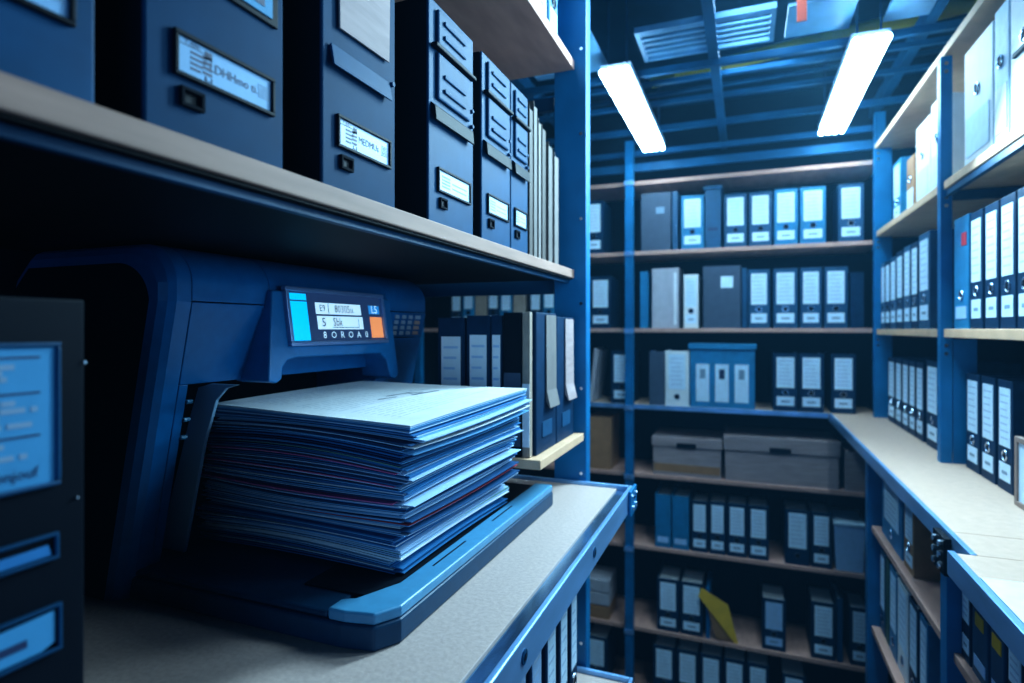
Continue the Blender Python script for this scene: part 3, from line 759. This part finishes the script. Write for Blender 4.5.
right(1017, 1034, .575, RZ[2], .315, 'right rack near bay, dark binder cut by the right frame edge', G10, cover='navy', style='two')
G11 = 'navy binders on the counter, near bay'
right(966, 979.5, .612, -.41, .28, 'navy binder on the right counter beside the upright', G11)
right(981, 995.5, .612, -.41, .28, 'navy binder on the right counter, second from the upright', G11)
right(997.5, 1013, .612, -.41, .28, 'navy binder on the right counter, third from the upright by the wooden frame', G11)
t = thing('picture_frame', 'wooden framed pale board standing at the right edge of the counter', 'frame', (.585, 1.552, -.4097), -PI/2)
MB().box(-.15, .15, .004, .010, .012, .148).build('board', M['label'], t)
MB().box(-.162, -.148, 0, .014, 0, .160).box(.148, .162, 0, .014, 0, .16).box(-.148, .148, 0, .014, 0, .012).box(-.148, .148, 0, .014, .148, .16).build('frame', M['framew'], t, bevel=.001)
MB().box(-.02, .02, .014, .05, 0, .006).box(-.02, .02, .014, .018, .006, .10).build('stand', M['framew'], t)
t = thing('plastic_sleeve', 'blue translucent plastic sleeve behind the wooden frame on the counter', 'sleeve', (.66, 1.58, -.4097), -PI/2)
MB().box(-.13, .13, 0, .003, 0, .285).box(-.13, .13, .022, .025, 0, .285).box(-.13, -.127, .003, .022, 0, .285).box(.127, .13, .003, .022, 0, .285).build('wallet', M['acry'], t)
MB().box(-.12, .12, .006, .019, .001, .20).build('papers', M['papb'], t)
# top bays: white boxes
def upright_box(p0, p1, X, z, h, lab, m, group, latch=False, d=.26):
    ya, yb = Yof(p1, X), Yof(p0, X); w = yb-ya-.003
    t = thing('document_box', lab, 'document box', (X, (ya+yb)/2, z+.0003), -PI/2, group)
    MB().prism([(0, 0), (d, 0), (d, h*.86), (0, h)], 'x', -w/2, w/2).build('body', M[m], t, bevel=.004)
    MB().box(-w*.40, w*.40, -.002, 0, h*.10, h*.42).build('front_label', M['label' if m != 'label' else 'white'], t)
    MB().torus((0, -.002, h*.6), (0, 1, 0), .014, .003).cyl((0, -.002, h*.6), (0, 0, h*.6), .012, 12, 1).build('finger_hole', [M['chrome'], M['black']], t)
    if latch: MB().box(-w*.3, w*.3, -.008, 0, h*.5, h*.53).build('latch', M['black'], t, bevel=.001)
    return t
G12 = 'white document boxes on the upper right shelf'
upright_box(906.5, 914, .60, RZ[1], .22, 'brown document box on the upper right shelf, beyond the white boxes', 'card', G12)
upright_box(916, 930, .60, RZ[1], .30, 'white document box on the upper right shelf, far bay, farther one', 'white', G12)
upright_box(931, 943.5, .60, RZ[1], .32, 'white document box on the upper right shelf just beyond the upright', 'white', G12)
right(893, 901, .60, RZ[1], .26, 'blue binder farthest along the upper right shelf', G12, cover='blue')
upright_box(964, 993, .59, RZ[1], .34, 'big white document box on the upper right shelf just before the upright', 'white', G12)
upright_box(994, 1009, .59, RZ[1], .35, 'pale blue document box second before the upright on the upper right shelf', 'label', G12)
upright_box(1010, 1042, .59, RZ[1], .36, 'white document box with black latch at the right frame edge', 'white', G12, True)
# under the counter
G13 = 'files under the right counter, upper row'
right(882, 902, .425, LZ[0], .205, 'wide pale binder under the counter, farthest in the upper row', G13, cover='blue', style='tall')
right(904, 914, .425, LZ[0], .21, 'brown card file with pale labels under the counter, nearest in the upper row', G13, cover='card', style='two')
G14 = 'files under the right counter, lower row'
for k, (a, b_, c, lab) in enumerate(((880, 885, 'mid', 'slate binder farthest in the lower row under the counter'), (885.5, 889, 'green', 'dark green thin file in the lower row under the counter'),
        (889.5, 897, 'blue', 'blue binder after the green file in the lower row under the counter'), (897.5, 908, 'white', 'white binder in the lower row under the counter'),
        (909, 918, 'navy', 'navy binder after the white one in the lower row under the counter'), (919.5, 928, 'blue', 'nearest blue binder in the lower row under the counter'))):
    right(a, b_, .43, LZ[1], .27, lab, G14, cover=c, style='tall' if c != 'green' else 'none', ring=c != 'green')
G15 = 'files under the near end of the right counter'
for k, (a, b_, c, lab) in enumerate(((961.5, 970.5, 'navy', 'navy labelled binder under the counter by the near upright'), (972, 988, 'mid', 'slate file with yellow tab under the counter, farther one'),
        (990, 1004.5, 'mid', 'slate file with yellow tab under the counter, nearer one'), (1007, 1024, 'navy', 'navy file under the counter at the lower right frame edge'))):
    o = right(a, b_, .418, LZ[0], .20, lab, G15, cover=c, style='two' if c == 'navy' else 'plain', ring=False)
    if c == 'mid': MB().box(-.02, .02, -.0015, 0, .10, .125).build('tab', M['yellow'], o)

# ------------------------------------------------------------------ binders on the small shelf behind the printer (row turned towards the aisle)
G16 = 'binders on the small shelf behind the printer'
def small(x0, x1, h, d, lab, cover, style):
    return binder(((x0+x1)/2, 1.047, -.2437), 0, x1-x0-.001, h, lab, G16, d=d, cover=cover, style=style, ring=False, lm='white')
small(-.574, -.514, .266, .2, 'navy binder next to the printer with a wide printed label', 'navy', 'one')
small(-.510, -.459, .270, .2, 'navy binder with long pale label behind the printer, second from it', 'navy', 'one')
small(-.458, -.434, .270, .2, 'narrow navy binder with tall label behind the printer', 'navy', 'one')
o = small(-.432, -.394, .275, .015, 'black and grey file behind the printer beside a brown folder', 'black', 'none')
MB().box(-.017, .017, -.0012, 0, .02, .16).build('grey_panel', M['grey'], o)
o = small(-.393, -.377, .276, .015, 'thin brown folder among the binders behind the printer', 'manila', 'none')
MB().box(-.007, .007, -.0012, 0, .02, .14).build('white_panel', M['white'], o)
for y0, y1, lab, hh in ((1.068, 1.196, 'navy box file with curled white document, farther from the blue post', .276), (1.200, 1.334, 'navy box file with curled white document beside the blue post', .270)):
    o = binder((-.372, (y0+y1)/2, -.2437), PI/2, y1-y0, hh, lab, G16, d=.055, cover='navy', style='none', ring=False)
    MB().prism([(-.0015, .10), (-.010, .085), (-.0115, .086), (-.004, .12), (-.003, hh-.004), (-.0015, hh-.004)], 'x', -.010, .055).build('document', M['lbrown' if 'farther' in lab else 'cardg'], o)
    MB().box(-.03, .03, -.002, 0, .03, .06).build('latch', M['mid'], o)
# under the workbench
G17 = 'binders under the workbench'
for k, (y, w) in enumerate(((.76, .055), (.83, .06), (.905, .06), (.985, .06), (1.06, .055), (1.13, .05))):
    binder((-.315, y, -.7997), PI/2, w, .33, 'binder under the workbench, '+('first', 'second', 'third', 'fourth', 'fifth', 'sixth')[::-1][k]+' from the blue post', G17, cover='navy', style='two', lm='labelb' if k < 3 else 'label')
# on top shelf above the box files
G18 = 'binders on the highest left shelf'
for k, (y, m) in enumerate(((1.03, 'navy'), (1.10, 'white'), (1.17, 'white'), (1.25, 'blue'))):
    binder((-.395, y, .6343), PI/2, .062, .28, ('navy binder', 'white binder, farther from the post,', 'white binder nearer the post', 'blue binder beside the post')[k]+' on the highest left shelf', G18, cover=m)

# ------------------------------------------------------------------ foreground cabinet at the left frame edge
FX = -.42
t = thing('file_cabinet', 'black file cabinet with notice and label slots at the left frame edge', 'cabinet', (FX, .17, DZ), PI/2)
# local: x = worldY-.17, y back, z up from worktop
w0, w1, hh = -.12, .098, .382
def FZ(z): return z-DZ
m = MB().box(w0, w1, .003, .30, 0, hh, 0).box(w0, w1, 0, .0031, 0, hh, 1)
m.build('body', [M['boxs'], M['black']], t, bevel=.0015)
yr = Yof(59, FX)-.17
def zpx(px, py):                         # height on the cabinet face
    tt = (px-512)/FPX; d = FX/(-S_+tt*C_); return (329-py)/FPX*d-DZ
zt, zb = zpx(58, 342), zpx(58, 484)
fr = MB(); k = .003
x0 = -.10
fr.box(x0, yr, -.003, 0, zb, zb+k).box(x0, yr, -.003, 0, zt-k, zt).box(x0, x0+k, -.003, 0, zb+k, zt-k).box(yr-k, yr, -.003, 0, zb+k, zt-k)
fo = fr.build('notice_holder', M['rackd'], t, bevel=.001)
c = MB().box(x0+k, yr-k, -.0012, -.0002, zb+k, zt-k, 0)
rr = random.Random(5); W = yr-x0; Hh = zt-zb
for v, l in ((.10, 0), (.16, 1), (.20, 1), (.24, 1), (.34, 0), (.40, 1), (.45, 1), (.50, 1), (.55, 1), (.63, 0), (.68, 1), (.76, 1)):
    zc = zt-Hh*v
    if l == 0: c.box(x0+.008, yr-.012, -.0015, -.0012, zc-.0007, zc+.0007, 2); continue
    xx = x0+.01
    end = yr-rr.uniform(.012, .035)
    while xx < end:
        l_ = rr.uniform(.006, .017); c.box(xx, min(end, xx+l_), -.0015, -.0012, zc-.0016, zc+.0016, 1); xx += l_+.003
c.text('Unessonjouf', .0095, (yr-.037, -.0016, zt-Hh*.88), XD, ZD, 2, 1.0)
c.build('notice', [M['notice'], M['ink'], M['dink']], fo)
def slot(pt, pb, pr_, card, lab):
    x1 = Yof(pr_, FX)-.17; za, zc = zpx(pr_, pt), zpx(pr_, pb); k = .002
    f = MB().box(x0, x1, -.003, 0, zc, zc+k).box(x0, x1, -.003, 0, za-k, za).box(x0, x0+k, -.003, 0, zc+k, za-k).box(x1-k, x1, -.003, 0, zc+k, za-k).box(x0+k, x1-k, -.0006, 0, zc+k, za-k, 1)
    f = f.build('label_slot', [M['rackd'], M['black']], t, bevel=.0006)
    if card == 1:
        g = MB().prism([(x0+k, zc+.003), (x1-.004, zc+.003), (x1-.006, za-.007), (x0+.04, za-.010), (x0+k, za-.006)], 'y', -.0015, -.0008)
        g.build('card', M['papc'], f)
    else:
        g = MB().prism([(x0+k, zc+.004), (x1-.012, zc+.003), (x1-.004, zc+.006), (x1-.004, za-.004), (x0+.05, za-.009), (x0+k, za-.012)], 'y', -.0015, -.0008)
        g.text('TETTY8PP1Y', .0075, ((x0+x1)/2+.018, -.0018, (za+zc)/2+.004), XD, ZD, 1)
        g.box(x0+.02, x1-.02, -.0018, -.0015, zc+.010, zc+.015, 1)
        g.build('card', [M['notice'], M['dink']], f)
slot(531, 557, 57, 1, '')
slot(601, 647, 60, 2, '')
for p in ((83.5, 362), (76, 497)):
    yy = Yof(p[0], FX)-.17; MB().cyl((yy, -.002, zpx(*p)), (yy, .001, zpx(*p)), .0009, 8).build('rivet', M['chrome'], t)

# ------------------------------------------------------------------ light, world, camera
w = bpy.data.worlds.new('World'); bpy.context.scene.world = w; w.use_nodes = True
w.node_tree.nodes['Background'].inputs[0].default_value = (.02, .12, .36, 1)
w.node_tree.nodes['Background'].inputs[1].default_value = 1.7
nt = w.node_tree; vs_ = nt.nodes.new('ShaderNodeVolumeScatter')
vs_.inputs['Color'].default_value = (.22, .62, 1, 1); vs_.inputs['Density'].default_value = .011; vs_.inputs['Anisotropy'].default_value = .2
nt.links.new(vs_.outputs[0], nt.nodes['World Output'].inputs['Volume'])
def area(name, loc, size, sy, power, col, target):
    l = bpy.data.lights.new(name, 'AREA'); l.shape = 'RECTANGLE'; l.size = size; l.size_y = sy; l.energy = power; l.color = col
    o = bpy.data.objects.new(name, l); C.objects.link(o); o.location = (loc[0], loc[1], loc[2]+H)
    o.rotation_euler = (Vector((target[0], target[1], target[2]))-Vector(loc)).to_track_quat('-Z', 'Y').to_euler()
    return o
area('fill_lamp', (.10, -1.0, -.12), 1.0, 1.0, 7, (.20, .52, 1.), (-.3, .9, -.15))
area('aisle_fill', (.24, 1.85, .80), .16, .8, 36, (.50, .82, 1.), (-.50, .80, -.1))  # added light without a fixture, brightens the paper stack and box fronts
area('aisle_fill', (.36, 1.22, .62), .12, .5, 6.5, (.50, .82, 1.), (-.50, .80, -.1))  # second added light on the paper stack, no fixture
area('aisle_fill', (.36, .88, .11), .10, .36, 1.7, (.40, .72, 1.), (-.68, .90, .0))  # low fill added to light the printer front and its dome
area('aisle_fill', (.05, 2.2, 1.1), .25, .8, 5, (.46, .76, 1.), (.05, 2.2, 0))  # extra downward light in the aisle, no fixture

cam = bpy.data.cameras.new('camera'); co = bpy.data.objects.new('camera', cam); C.objects.link(co)
cam.sensor_fit = 'HORIZONTAL'; cam.sensor_width = 36; cam.lens = FPX/1024*36
co.location = (0, 0, H); co.rotation_euler = (PI/2, 0, R(21.55))
cam.shift_y = -(341.5-329)/1024
cam.clip_start = .01
cam.dof.use_dof = True; cam.dof.focus_distance = .80; cam.dof.aperture_fstop = 3.6
sc_ = bpy.context.scene
sc_.camera = co
sc_.view_settings.view_transform = 'Standard'
sc_.view_settings.look = 'Medium High Contrast'
sc_.view_settings.exposure = .25
